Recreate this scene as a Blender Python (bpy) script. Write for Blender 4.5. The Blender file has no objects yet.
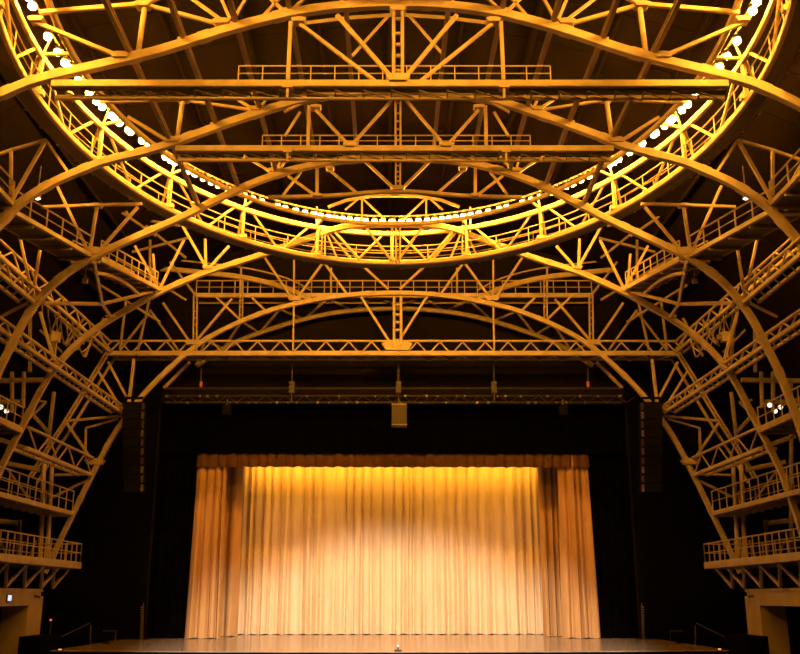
import bpy, math, random
from mathutils import Vector as V, Matrix
random.seed(7)
S = bpy.context.scene
COL = S.collection
# ------------------------------------------------------------------ camera frame
CAM = V((0, 0, 3.2))
FL = 970.0
TH = math.atan(270 / 970); YW = math.atan(11 / 970)
Fw = V((math.sin(YW) * math.cos(TH), math.cos(YW) * math.cos(TH), math.sin(TH)))
Rt = V((math.cos(YW), -math.sin(YW), 0))
Up = V((-math.sin(YW) * math.sin(TH), -math.cos(YW) * math.sin(TH), math.cos(TH)))

def P(x, y, Y):
    """point of the hall at depth Y that a survey sighting (x, y) meets"""
    d = Fw * FL + Rt * (x - 400) + Up * (327 - y)
    return CAM + d * (Y / d.y)

def PZ(x, y, Z):
    d = Fw * FL + Rt * (x - 400) + Up * (327 - y)
    return CAM + d * ((Z - CAM.z) / d.z)

# ------------------------------------------------------------------ materials
def new_mat(name):
    m = bpy.data.materials.new(name); m.use_nodes = True
    nt = m.node_tree
    return m, nt, nt.nodes['Principled BSDF']

def mat(name, c1, c2=None, scale=4.0, rough=0.6, metal=0.0, bump=0.0, bscale=30.0, stretch=None, spec=0.4):
    m, nt, b = new_mat(name)
    b.inputs['Roughness'].default_value = rough
    b.inputs['Metallic'].default_value = metal
    b.inputs['Specular IOR Level'].default_value = spec
    tc = nt.nodes.new('ShaderNodeTexCoord')
    mp = nt.nodes.new('ShaderNodeMapping')
    if stretch: mp.inputs['Scale'].default_value = stretch
    nt.links.new(tc.outputs['Object'], mp.inputs['Vector'])
    n = nt.nodes.new('ShaderNodeTexNoise'); n.inputs['Scale'].default_value = scale; n.inputs['Detail'].default_value = 6
    nt.links.new(mp.outputs['Vector'], n.inputs['Vector'])
    r = nt.nodes.new('ShaderNodeValToRGB')
    c2 = c2 or tuple(v * 0.75 for v in c1)
    r.color_ramp.elements[0].position = 0.3; r.color_ramp.elements[1].position = 0.7
    r.color_ramp.elements[0].color = (*c2, 1); r.color_ramp.elements[1].color = (*c1, 1)
    nt.links.new(n.outputs['Fac'], r.inputs['Fac'])
    nt.links.new(r.outputs['Color'], b.inputs['Base Color'])
    if bump:
        n2 = nt.nodes.new('ShaderNodeTexNoise'); n2.inputs['Scale'].default_value = bscale
        nt.links.new(mp.outputs['Vector'], n2.inputs['Vector'])
        bp = nt.nodes.new('ShaderNodeBump'); bp.inputs['Strength'].default_value = bump; bp.inputs['Distance'].default_value = 0.02
        nt.links.new(n2.outputs['Fac'], bp.inputs['Height']); nt.links.new(bp.outputs['Normal'], b.inputs['Normal'])
    return m

def emit(name, col, strength):
    m, nt, b = new_mat(name)
    b.inputs['Base Color'].default_value = (*col, 1)
    b.inputs['Emission Color'].default_value = (*col, 1)
    b.inputs['Emission Strength'].default_value = strength
    return m

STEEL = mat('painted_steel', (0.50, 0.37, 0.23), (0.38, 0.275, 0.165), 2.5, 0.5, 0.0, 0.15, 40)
SHADEST = mat('shaded_steel', (0.26, 0.19, 0.115), (0.18, 0.13, 0.08), 3, 0.6)  # darker copy of the painted steel; shade of dim members put into its colour
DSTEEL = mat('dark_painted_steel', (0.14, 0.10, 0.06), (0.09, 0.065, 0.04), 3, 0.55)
PIPE = mat('black_pipe', (0.045, 0.033, 0.022), (0.02, 0.015, 0.01), 5, 0.45)
BLACK = mat('matte_black_drape', (0.0022, 0.002, 0.0018), (0.0012, 0.001, 0.001), 2, 0.95, spec=0.0)
BWALL = mat('black_plaster', (0.0032, 0.0028, 0.0024), (0.002, 0.0018, 0.0015), 1.0, 0.9, spec=0.03)
UPWALL = mat('brown_plaster', (0.010, 0.007, 0.004), (0.007, 0.005, 0.003), 0.8, 0.9, spec=0.05)
ROOF = mat('brown_roof_boards', (0.012, 0.0075, 0.0045), (0.007, 0.0043, 0.0026), 0.6, 0.9, 0, 0.2, 8, (1, .15, 1), spec=0.02)
CURT = mat('gold_velour', (0.80, 0.60, 0.36), (0.70, 0.50, 0.29), 3, 0.75, 0, 0.1, 60, (1, 1, .2), spec=0.2)
LEGC = mat('amber_velour', (0.54, 0.30, 0.115), (0.45, 0.24, 0.09), 3, 0.75, 0, 0.1, 60, (1, 1, .2), spec=0.2)
VALC = mat('rust_velour', (0.12, 0.052, 0.018), (0.09, 0.038, 0.013), 3, 0.8, spec=0.2)
STAGE = mat('stage_boards', (0.36, 0.25, 0.16), (0.28, 0.19, 0.12), 2.0, 0.2, 0, 0.04, 12, (.4, 3, 1), spec=0.7)
HOUSE = mat('dark_carpet', (0.012, 0.010, 0.010), (0.008, 0.007, 0.007), 6, 0.9)
CONC = mat('painted_concrete', (0.50, 0.36, 0.22), (0.42, 0.30, 0.18), 1.5, 0.7, 0, 0.15, 20)
CABB = mat('speaker_black', (0.009, 0.007, 0.006), (0.006, 0.005, 0.004), 12, 0.8, spec=0.05)
CABBR = mat('speaker_brown', (0.045, 0.03, 0.018), (0.036, 0.024, 0.015), 12, 0.5)
GRILL = mat('speaker_lip', (0.30, 0.23, 0.18), (0.25, 0.19, 0.15), 12, 0.4)
ALU = mat('worn_aluminium', (0.22, 0.17, 0.13), (0.13, 0.10, 0.07), 9, 0.35, 0.5)
HAZARD = mat('orange_plastic', (0.55, 0.14, 0.03), None, 5, 0.5)
CAN = mat('lamp_can_black', (0.05, 0.04, 0.03), None, 5, 0.45, 0.3)
AMBER = (1.0, 0.435, 0.035)
BULB = emit('amber_bulb', AMBER, 500)
WHITEBULB = emit('white_bulb', (1.0, 0.86, 0.70), 1.8)
REDLED = emit('red_indicator', (1.0, 0.05, 0.02), 3)
SIGNM = emit('blue_white_sign', (0.45, 0.65, 1.0), 1.2)

# ------------------------------------------------------------------ mesh builder
class MB:
    def __init__(s): s.v = []; s.f = []
    def add(s, vs, fs):
        o = len(s.v); s.v += [tuple(v) for v in vs]; s.f += [tuple(i + o for i in f) for f in fs]
        return s
    def rings(s, rs, close=False, cap=True):
        n = len(rs[0]); vs = [p for r in rs for p in r]; fs = []
        m = len(rs)
        for i in range(m if close else m - 1):
            a = i * n; b = ((i + 1) % m) * n
            for k in range(n): fs.append((a + k, a + (k + 1) % n, b + (k + 1) % n, b + k))
        if cap and not close:
            fs.append(tuple(range(n - 1, -1, -1))); fs.append(tuple((m - 1) * n + k for k in range(n)))
        return s.add(vs, fs)
    def frame(s, a, b, up):
        t = (b - a).normalized()
        if abs(t.dot(up)) > 0.98: up = V((1, 0, 0)) if abs(t.x) < .9 else V((0, 1, 0))
        x = t.cross(up).normalized(); y = x.cross(t).normalized()
        return t, x, y
    def tube(s, a, b, r, n=8, r2=None):
        t, x, y = s.frame(a, b, V((0, 0, 1))); r2 = r if r2 is None else r2
        return s.rings([[p + (x * math.cos(2 * math.pi * k / n) + y * math.sin(2 * math.pi * k / n)) * q for k in range(n)] for p, q in ((a, r), (b, r2))])
    def bar(s, a, b, w, h, up=V((0, 0, 1)), ch=0.18):
        """rolled rectangular section with chamfered corners"""
        t, x, y = s.frame(a, b, up)
        return s.rings([[p + x * u * w + y * v * h for u, v in SEC(ch)] for p in (a, b)])
    def ibeam(s, a, b, w, h, up=V((0, 0, 1))):
        t, x, y = s.frame(a, b, up); g = .12
        sec = [(-.5, -.5), (.5, -.5), (.5, -.5 + g), (.07, -.5 + g), (.07, .5 - g), (.5, .5 - g), (.5, .5), (-.5, .5), (-.5, .5 - g), (-.07, .5 - g), (-.07, -.5 + g), (-.5, -.5 + g)]
        return s.rings([[p + x * u * w + y * v * h for u, v in sec] for p in (a, b)])
    def sweep(s, pts, w, h, up=V((0, 0, 1)), close=False, ch=0.15):
        rs = []; n = len(pts)
        for i, p in enumerate(pts):
            if close: t = pts[(i + 1) % n] - pts[i - 1]
            else: t = pts[min(i + 1, n - 1)] - pts[max(i - 1, 0)]
            t.normalize(); x = t.cross(up).normalized(); y = x.cross(t).normalized()
            rs.append([p + x * u * w + y * v * h for u, v in SEC(ch)])
        return s.rings(rs, close)
    def pipe(s, pts, r, n=6, up=V((0, 0, 1)), close=False):
        rs = []; m = len(pts)
        for i, p in enumerate(pts):
            if close: t = pts[(i + 1) % m] - pts[i - 1]
            else: t = pts[min(i + 1, m - 1)] - pts[max(i - 1, 0)]
            t.normalize(); u = up if abs(t.dot(up)) < .98 else V((1, 0, 0))
            x = t.cross(u).normalized(); y = x.cross(t).normalized()
            rs.append([p + (x * math.cos(2 * math.pi * k / n) + y * math.sin(2 * math.pi * k / n)) * r for k in range(n)])
        return s.rings(rs, close)
    def box(s, lo, hi):
        (a, b, c), (d, e, f) = lo, hi
        vs = [(a, b, c), (d, b, c), (d, e, c), (a, e, c), (a, b, f), (d, b, f), (d, e, f), (a, e, f)]
        return s.add(vs, [(3, 2, 1, 0), (4, 5, 6, 7), (0, 1, 5, 4), (1, 2, 6, 5), (2, 3, 7, 6), (3, 0, 4, 7)])
    def plate(s, poly, n, th):
        """flat plate: polygon poly extruded along n by th, centred"""
        a = [p - n * th / 2 for p in poly]; b = [p + n * th / 2 for p in poly]
        return s.rings([a, b])
    def build(s, name, m, parent=None, smooth=False):
        me = bpy.data.meshes.new(name); me.from_pydata(s.v, [], s.f)
        me.materials.append(m); me.validate(); me.update()
        import bmesh
        b = bmesh.new(); b.from_mesh(me); bmesh.ops.recalc_face_normals(b, faces=b.faces); b.to_mesh(me); b.free()
        if smooth:
            for p in me.polygons: p.use_smooth = True
        o = bpy.data.objects.new(name, me); COL.objects.link(o)
        if parent is not None:
            o.parent = parent; o.matrix_parent_inverse = Matrix.Translation(-parent.location)
        return o

def SEC(c):
    return [(-.5 + c, -.5), (.5 - c, -.5), (.5, -.5 + c), (.5, .5 - c), (.5 - c, .5), (-.5 + c, .5), (-.5, .5 - c), (-.5, -.5 + c)]

def tag(o, label, cat, group=None, kind=None):
    if label: o['label'] = label
    if cat: o['category'] = cat
    if group: o['group'] = group
    if kind: o['kind'] = kind
    return o

def thing(name, loc, label, cat, group=None):
    o = bpy.data.objects.new(name, None); COL.objects.link(o); o.location = loc; o.empty_display_size = .2
    return tag(o, label, cat, group)

def struct(name, mb, m):
    o = mb.build(name, m); o['kind'] = 'structure'; return o

ORD = ['first', 'second', 'third', 'fourth', 'fifth', 'sixth', 'seventh', 'eighth', 'ninth', 'tenth', 'eleventh', 'twelfth', 'thirteenth', 'fourteenth', 'fifteenth', 'sixteenth', 'seventeenth', 'eighteenth', 'nineteenth', 'twentieth']
ORD += ['twenty-' + o for o in ORD[:9]] + ['thirtieth'] + ['thirty-' + o for o in ORD[:9]] + ['fortieth'] + ['forty-' + o for o in ORD[:9]] + ['fiftieth'] + ['fifty-' + o for o in ORD[:9]] + ['sixtieth'] + ['sixty-' + o for o in ORD[:9]] + ['seventieth'] + ['seventy-' + o for o in ORD[:9]] + ['eightieth'] + ['eighty-' + o for o in ORD[:9]] + ['ninetieth'] + ['ninety-' + o for o in ORD[:9]]

# ------------------------------------------------------------------ survey: the five ribs
YR = dict(A=22.4, B=27.2, C=31.8, D=38.4, E=47.5)
C0 = dict(A=398.5, B=399.0, C=398.3, D=394.5, E=394.0)
CW = dict(A=7.5, B=6.0, C=8.0, D=3.5, E=1.2)

def mir(x, k):
    c = C0[k] - CW[k] * min(1.2, max(0, (C0[k] - x)) / 300)
    return 2 * c - x

ARCH = dict(
 A=[(-120, 168), (-60, 128), (-25, 107), (0, 95), (17, 87.5), (35, 80.5), (70, 72), (105, 64.3), (138, 56.5), (165, 49.5), (200, 38), (235, 27.3), (270, 18.4), (295, 12.4), (330, 7.4), (365, 4.6), (398, 4)],
 B=[(-58, 300), (-35, 266), (-15, 241), (0, 224), (17, 205), (35, 193), (52, 183), (70, 175), (87, 168), (105, 161), (140, 153), (165, 146), (182, 139.5), (200, 133), (235, 120.5), (270, 109), (295, 101.5), (330, 95), (365, 91.7), (398, 91)],
 C=[(-52, 560), (-42, 500), (-28, 442), (-13, 400), (0, 368), (7, 354), (14, 341), (21.5, 325), (31.5, 309), (44, 293.5), (58, 279.5), (74, 268), (93, 256.5), (114, 247), (140, 235.5), (156, 228.5), (182, 217.5), (200, 208), (217, 200), (235, 191), (252, 183.5), (270, 176.7), (295, 169), (330, 161.5), (365, 158.6), (398, 158)],
 D=[(-32, 580), (-25, 545), (-17, 518), (-9, 494), (0, 470), (7, 456), (14, 442), (21.5, 428), (30, 411.5), (40, 391.5), (52, 371.5), (66, 354.5), (80, 341), (97, 328), (114, 317), (140, 302.5), (156, 293.8), (182, 282), (209, 271), (235, 263.5), (252, 258), (270, 252), (295, 243), (315, 236), (330, 230), (347, 226.5), (365, 224.8), (394, 224.3)],
 E=[(45, 573), (51, 560), (64, 532.5), (76, 508), (87, 485), (98, 463.5), (112, 437), (128, 414), (140, 398.5), (153, 384), (167, 370.5), (182, 356.8), (200, 342.8), (218, 332.3), (244, 320), (268, 311), (286, 306), (312, 300.5), (339, 296), (365, 293.7), (394, 293)])

def smooth_pts(pts, it=2):
    for _ in range(it):                       # Chaikin corner cutting
        q = [pts[0]]
        for a, b in zip(pts, pts[1:]): q += [a * .75 + b * .25, a * .25 + b * .75]
        q.append(pts[-1]); pts = q
    return pts

def arch_world(k):
    L = ARCH[k]; Y = YR[k]; c = C0[k]
    left = [P(x, y, Y) for x, y in L if x < c - 1]
    right = [P(mir(x, k), y, Y) for x, y in L if x < c - 1]
    return left + [P(c, L[-1][1], Y)] + right[::-1]

ARW = {k: smooth_pts(arch_world(k)) for k in ARCH}

NM = dict(A='nearest', B='second', C='third', D='fourth', E='farthest')
RIBLAB = dict(A='nearest amber steel arch rib, its crown touching the top of the photo',
              B='second amber steel arch rib from the camera, behind the nearest rib',
              C='third amber steel arch rib, crossing in front of the lamp ring sides',
              D='fourth steel arch rib, its crown just under the middle lamps of the ring',
              E='farthest steel arch rib, standing just in front of the black stage wall')
ribs = {}
for k in 'ABCDE':
    a = ARW[k]
    ribs[k] = thing('arch_rib', V((P(C0[k], 300, YR[k]).x, YR[k], min(p.z for p in a))), RIBLAB[k], 'steel arch', 'arched steel ribs over the hall')
    mb = MB(); mb.sweep(a, .23 if k in 'AB' else .225, .21, V((0, 1, 0)), ch=.06)
    mb.build('arch_chord', STEEL, ribs[k])
    # rivet studs and splice plates along the chord
    for i in range(6, len(a) - 6, 9):
        t = (a[i + 1] - a[i - 1]).normalized(); n = t.cross(V((0, 1, 0))).normalized()
        w = .16; sp = MB(); bb = .012
        sp.bar(a[i] - t * w, a[i] + t * w, (.23 if k in 'AB' else .225) + 2 * bb, .21 + 2 * bb, V((0, 1, 0)), ch=.04)
        sp.build('splice_plate', STEEL, ribs[k])

def member(k, name, x1, y1, x2, y2, w=.12, dy=0.0, both=True, m=STEEL, style='bar', dy2=None):
    """web member of rib k between two sightings on the rib plane; mirrored when off centre"""
    Y = YR[k] + dy; Y2 = Y if dy2 is None else YR[k] + dy2
    for s in ((0, 1) if both else (0,)):
        a = P(mir(x1, k), y1, Y) if s else P(x1, y1, Y)
        b = P(mir(x2, k), y2, Y2) if s else P(x2, y2, Y2)
        mb = MB()
        if style == 'tube': mb.tube(a, b, w / 2, 10)
        elif style == 'double':
            off = V((w * .42, 0, 0)); mb.bar(a - off, b - off, w * .35, w, V((0, 1, 0))); mb.bar(a + off, b + off, w * .35, w, V((0, 1, 0)))
            for t in (.15, .35, .5, .65, .85): q = a.lerp(b, t); mb.bar(q - off, q + off, w * .3, w * .3)
        elif style == 'ibeam': mb.ibeam(a, b, w, w * 1.2, V((0, 1, 0)))
        else: mb.bar(a, b, w * .74, w * .74, V((0, 1, 0)), ch=.12)
        mb.build(name, m, ribs[k])

def gusset(k, x, y, s=.3, both=True, dy=-.02):
    Y = YR[k] + dy
    for q in ((0, 1) if both else (0,)):
        p = P(mir(x, k), y, Y) if q else P(x, y, Y)
        poly = [p + V((math.cos(a) * s * r, 0, math.sin(a) * s * .72 * r)) for a, r in ((0.25, 1), (.9, .62), (2.24, .62), (2.89, 1), (3.6, .8), (5.82, .8))]
        mb = MB(); mb.plate(poly, V((0, 1, 0)), .30)
        mb.build('gusset_plate', STEEL, ribs[k])

D_, PO = 'diagonal_brace', 'post'
# ---- rib A web
for a in [(40, 12.5, 143, 4, .16), (143, 4, 215, 23, .13), (35, 22, 121, 57, .14)]: member('A', D_ if a[0] != 40 else 'upper_chord', *a)
member('A', 'upper_chord', 143, 4, 250, -42, .16); member('A', 'upper_chord', 250, -42, 340, -60, .16); member('A', 'upper_chord', 340, -60, 398, -62, .16)
member('A', PO, 145, 6, 138, 54, .14, style='tube')
for a in [(188, -4, 222, 20.5), (216, -14, 230, 19), (252, -12, 234, 19), (290, -20, 270, 0)]: member('A', D_, *a, .11)
for a in [(300, -25, 262, 18), (318, -14, 290, 12), (254, -16, 285, 12)]: member('A', D_, *a, .11)
member('A', PO, 290.6, 22, 288, 80, .13)
member('A', D_, 300, 24, 375, 81, .12); member('A', D_, 337, 15, 392, 78, .14)
member('A', 'king_post', 398, 8, 398, 82, .27, both=False, style='double')
for g in [(222, 23.5, .24), (121, 57, .26), (143, 6, .22), (299, 22, .2), (37, 21, .22)]: gusset('A', *g)
gusset('A', 398, 79.5, .32, False); gusset('A', 398, 11, .22, False)
# ---- rib B web
member('B', PO, 183, 100, 177, 139, .14, style='tube'); member('B', D_, 128, 117, 171, 143, .14)
member('B', 'upper_chord', 100, 102, 183, 99, .15); member('B', 'upper_chord', 304, 23, 350, 17.5, .12); member('B', 'upper_chord', 350, 17.5, 398, 14.5, .12); member('B', D_, 388, 16, 352, 56, .11)
member('B', D_, 183, 100, 252, 110, .12)
for a in [(230, 95, 253, 109), (250, 90, 258.5, 107), (269, 95, 261, 107)]: member('B', D_, *a, .11)
member('B', PO, 309, 106, 308, 148, .14); member('B', D_, 316, 110, 348, 144.5, .12); member('B', D_, 391, 101, 352, 145, .12)
member('B', D_, 284, 112, 302, 103, .1); member('B', D_, 300, 112, 285, 136, .1)
member('B', 'king_post', 398, 95, 398, 148, .18, both=False, style='double')
for g in [(173, 141, .26), (183, 100, .2), (255, 110, .2), (350, 146, .22), (316, 108, .18)]: gusset('B', *g)
# B side web
for a in [(11, 150, 11, 196, .13), (46, 140, 12, 200, .14), (-20, 160, 5, 205, .12), (46, 140, 70, 175, .11), (11, 150, 46, 140, .12), (-40, 168, 11, 150, .12)]: member('B', D_, *a)
gusset('B', 10, 204, .28)
# ---- rib C web
for a in [(260, 165, 270, 172), (270, 157, 274, 170), (282, 157, 277, 169), (290, 156, 279, 170), (244, 156, 268, 170)]: member('C', D_, *a, .11)
member('C', PO, 317, 168, 317, 197, .14); member('C', D_, 328, 169, 357, 193, .12); member('C', D_, 366, 162, 394.5, 189, .14)
member('C', D_, 288, 176, 316, 196, .12); member('C', D_, 301, 172, 283, 195, .11)
member('C', 'king_post', 398, 161, 398, 192, .18, both=False, style='double')
for g in [(274, 171, .22), (317, 196, .18), (93, 252, .42), (330, 169, .16)]: gusset('C', *g)
gusset('C', 398, 189, .26, False)
for a in [(97, 206, 90, 250, .15), (57, 186, 88, 251, .13), (138, 207, 100, 250, .14), (42, 207, 97, 205, .14), (97, 205, 142, 204, .14)]: member('C', D_, *a)
for a in [(20, 238, 33, 298, .13), (40, 250, 32, 300, .13), (0, 317, 28, 303, .12), (40, 312, 54, 360, .13)]: member('C', D_, *a)
gusset('C', 97, 206, .2); gusset('C', 35, 300, .3)
# lateral struts between rib C and rib D
for a in [(44, 303, 102, 304, 0, 3.3), (102, 304, 155, 291, 3.3, 6.6), (94, 262, 102, 304, 0, 3.3), (102, 304, 111, 317, 3.3, 6.6)]:
    member('C', 'lateral_strut', *a[:4], .15, dy=a[4], dy2=a[5])
# ---- rib D web
for a in [(182, 225, 206, 267, .16), (229, 246, 210, 267, .14), (320, 235, 310, 256, .1), (327, 234, 337, 258, .1), (335, 232, 360, 260, .13), (365, 226, 391, 260, .13)]: member('D', D_, *a)
member('D', PO, 323.5, 234, 323.5, 257, .16, style='double'); member('D', PO, 205, 239, 206, 267, .14)
for a in [(184, 240, 160, 288, .14), (135, 246, 158, 288, .14), (153, 254, 156, 288, .12)]: member('D', D_, *a)
member('D', 'king_post', 398, 226, 398, 262, .2, both=False, style='double')
for g in [(208, 268, .24), (158, 290, .26), (111, 317, .2)]: gusset('D', *g)
for a in [(328, 207, 347, 200), (347, 200, 370, 196.4), (370, 196.4, 398, 195.4)]: member('D', 'upper_chord', *a, .16)
for a in [(363, 199, 385, 219, .1), (358, 199, 345, 210, .1), (362, 198, 362, 222, .1), (317, 207, 317, 235, .09)]: member('D', D_, *a)
# ---- rib E web
for a in [(322, 264, 298, 297, .16), (325, 264, 346, 293, .16), (265, 258, 291, 297, .16), (364, 267, 388, 289, .16), (163, 303, 189, 341, .16), (232, 299, 196, 341, .16), (216, 297, 240, 320, .15), (252, 298, 266, 311, .15), (361, 297, 392, 346, .17)]: member('E', D_, *a)
member('E', PO, 195.5, 296, 195, 340, .2, style='double'); member('E', PO, 241.5, 280, 241, 321, .17, style='double')
member('E', PO, 294, 260, 294, 297, .12); member('E', PO, 294, 300, 293, 350, .12)
member('E', 'king_post', 397.5, 297, 397.5, 348, .42, both=False, style='double')
for g in [(295, 299, .38), (193, 343, .42), (126, 409, .42), (95, 462, .5)]: gusset('E', *g)
gusset('E', 397, 346.5, .8, False)
# E outer side truss
for a in [(108, 352, 97, 370), (97, 370, 66, 421), (66, 421, 52, 442), (52, 442, 30, 478)]: member('E', 'upper_chord', *a, .2, style='double'); member('E', 'upper_chord', a[0] + 7, a[1] + 5, a[2] + 7, a[3] + 5, .16, dy=.9)
for a in [(66, 421, 122, 416, .17), (108, 362, 127, 398, .16), (98, 371, 122, 410, .15), (66, 422, 91, 459, .17), (134, 359, 129, 402, .2), (86, 428, 85, 456, .14), (86, 428, 118, 419, .12), (55, 475, 92, 474, .15), (53, 497, 88, 480, .16)]: member('E', D_, *a)
member('E', PO, 44, 463, 40, 562, .22, dy=-1.2, style='tube'); member('E', PO, 52, 465, 47, 562, .2, dy=-1.2, style='tube')
member('E', D_, 190, 362, 164, 388, .2, dy=1.6)

# ------------------------------------------------------------------ tie beams and walkways on the ribs
def rail_run(parent, pts, hgt, n_posts, r=.022, mid=True, m=STEEL, close=False, name='handrail'):
    up = V((0, 0, hgt))
    parent = MB().pipe([p + up for p in pts], r * 1.15, 6, close=close).build(name, m, parent)
    if mid: MB().pipe([p + up * .5 for p in pts], r * .8, 5, close=close).build('mid_rail', m, parent)
    # posts at equal lengths
    q = pts + ([pts[0]] if close else [])
    L = [0]
    for a, b in zip(q, q[1:]): L.append(L[-1] + (b - a).length)
    for i in range(n_posts):
        s = L[-1] * i / (n_posts if close else max(1, n_posts - 1)); j = 0
        while j < len(L) - 2 and L[j + 1] < s: j += 1
        p = q[j].lerp(q[j + 1], (s - L[j]) / max(1e-6, L[j + 1] - L[j]))
        MB().bar(p, p + up, r * 1.7, r * 1.7, V((0, 1, 0))).build('rail_post', m, parent)

TIES = dict(A=(52, 84.2, .19, .32, 238, 'amber steel walkway beam under the nearest arch rib, railed in the middle'),
            B=(176, 149, .19, .32, 262, 'railed steel walkway beam under the second arch rib'),
            C=(268, 196.2, .13, .5, None, 'thin steel tie beam under the third arch rib, no railing'))
for k, (x0, y, h, wd, xr, lab) in TIES.items():
    Y = YR[k]
    a = P(x0, y, Y); b = P(mir(x0, k), y, Y)
    t = thing('tie_beam_walkway' if xr else 'tie_beam', (a + b) / 2, lab, 'walkway' if xr else 'beam')
    if k == 'C':
        pts = smooth_pts([P(268, 197.5, Y), P(317, 196.5, Y), P(350, 194.5, Y), P(375, 192, Y), P(398, 191.3, Y), P(mir(375, k), 192, Y), P(mir(350, k), 194.5, Y), P(mir(317, k), 196.5, Y), P(mir(268, k), 197.5, Y)])
        MB().sweep(pts, .14, h, V((0, 0, 1))).build('front_beam', STEEL, t); continue
    MB().bar(a, b, .16, h, ch=.1).build('front_beam', STEEL, t)
    o = V((0, wd, 0)); lo = V((0, 0, -.21))
    MB().bar(a + o + lo, b + o + lo, .12, .13).build('rear_beam', STEEL, t)
    mb = MB()
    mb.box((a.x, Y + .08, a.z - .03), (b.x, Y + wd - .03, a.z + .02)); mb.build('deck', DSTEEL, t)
    mb = MB(); n = int((b.x - a.x) / .7)
    for i in range(n):
        x = a.x + (b.x - a.x) * (i + .5) / n
        s = (b.x - a.x) / n * .5
        mb.bar(V((x - s, Y + .05, a.z - .09)), V((x + s, Y + wd, a.z - .2)), .03, .03)
        mb.bar(V((x - s, Y + wd, a.z - .2)), V((x - s, Y + .05, a.z - .09)), .03, .03)
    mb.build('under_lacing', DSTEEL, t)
    ra = P(xr, y, Y); rb = P(mir(xr, k), y, Y); ra.z += h / 2; rb.z += h / 2
    rail_run(t, [ra, rb], .43 if k == 'A' else .36, 14 if k == 'A' else 15, .018)
    for ox in (-1, 1):                       # hanger clamps under the posts
        c = P(288 if ox < 0 else mir(288, k), y, Y)
        mb = MB(); mb.box((c.x - .13, Y - .14, c.z - .16), (c.x + .13, Y + .14, c.z - .06)); mb.box((c.x - .03, Y - .1, c.z - .45), (c.x + .03, Y + .02, c.z - .16)); mb.build('hanger_clamp', STEEL, t)

# E tie: lattice girder below the crown
Y = YR['E'] + .02
a = P(108, 353.5, Y); b = P(mir(108, 'E') + 1, 353.5, Y)
t = thing('lattice_girder', (a + b) / 2, 'long horizontal lattice girder with zigzag bars above the stage opening', 'girder')
MB().bar(a, b, .22, .24, ch=.1).build('bottom_chord', STEEL, t)
tz = P(400, 341, Y).z - P(400, 353.5, Y).z
MB().bar(a + V((0, 0, tz)), b + V((0, 0, tz)), .1, .1).build('top_chord', STEEL, t)
bk = V((0, .95, 0))
MB().bar(a + bk + V((0, 0, -.05)), b + bk + V((0, 0, -.05)), .14, .14).build('rear_chord', STEEL, t)
mb = MB(); n = 2 * 25
for i in range(n):
    x0 = a.x + (b.x - a.x) * i / n; x1 = a.x + (b.x - a.x) * (i + 1) / n
    z0, z1 = (a.z, a.z + tz) if i % 2 == 0 else (a.z + tz, a.z)
    mb.bar(V((x0, Y, z0)), V((x1, Y, z1)), .07, .07, V((0, 1, 0)))
    mb.bar(V((x0, Y + (0 if i % 2 else .95), a.z - .08)), V((x1, Y + (.95 if i % 2 else 0), a.z - .08)), .06, .06)
mb.build('zigzag_bars', STEEL, t)
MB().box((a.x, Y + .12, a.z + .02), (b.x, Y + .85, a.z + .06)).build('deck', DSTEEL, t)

# rear arch with lattice behind the far rib
YF = 49.3
def PF(x, y, Y=YF): return P(x, y, Y)
fl = [(196, 366), (220, 350), (245, 338), (268, 330), (300, 320), (332, 313), (365, 309.5), (395, 308.5)]
def two(l, c=394.5): return [PF(x, y) for x, y in l] + [PF(2 * c - x, y) for x, y in l[-2::-1]]
pts = smooth_pts(two(fl)); up_ = smooth_pts(two([(x, y - 13 - (394 - x) * .035) for x, y in fl]))
t = thing('rear_lattice_arch', pts[len(pts) // 2], 'dim shallow lattice arch behind the farthest rib, against the brown wall', 'steel arch')
MB().sweep(pts, .24, .22, V((0, 1, 0))).build('lower_chord', SHADEST, t); MB().sweep(up_, .15, .12, V((0, 1, 0))).build('upper_chord', SHADEST, t)
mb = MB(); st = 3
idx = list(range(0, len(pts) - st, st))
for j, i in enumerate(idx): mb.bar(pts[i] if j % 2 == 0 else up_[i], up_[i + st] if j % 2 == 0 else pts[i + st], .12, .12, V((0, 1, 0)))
mb.build('web_bars', SHADEST, t)

# walkway behind the far rib crown
Y = 48.7
a = P(196, 295.5, Y); b = P(2 * 394 - 196, 295.5, Y)
t = thing('rear_walkway', (a + b) / 2, 'railed horizontal walkway behind the crown of the farthest rib', 'walkway')
MB().bar(a, b, .2, .24).build('front_beam', STEEL, t)
MB().box((a.x, Y + .1, a.z - .02), (b.x, Y + .9, a.z + .04)).build('deck', DSTEEL, t)
MB().bar(a + V((0, .9, -.1)), b + V((0, .9, -.1)), .16, .16).build('rear_beam', STEEL, t)
rail_run(t, [a + V((0, 0, .1)), b + V((0, 0, .1))], .72, 32, .03)
for x in (241, 331):
    for xx in (x, 788 - x): MB().bar(P(xx, 268, Y), P(xx, 296, Y), .1, .1).build('hanger', STEEL, t)
# curved far gallery left and right
for s in (0, 1):
    L = [(150, 268), (178, 270), (205, 273), (235, 276), (262, 281), (290, 289), (310, 300)]
    pts = smooth_pts([P(x if not s else 788 - x, y, 49.0 - i * .12) for i, (x, y) in enumerate(L)])
    t = thing('curved_gallery_beam', pts[0], 'dim curved beam and rail beyond the ring, %s of the far rib crown' % ('right' if s else 'left'), 'beam')
    MB().sweep(pts, .2, .26).build('beam', STEEL, t)
    MB().pipe([p + V((0, 0, .55)) for p in pts], .045).build('handrail', STEEL, t)

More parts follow.
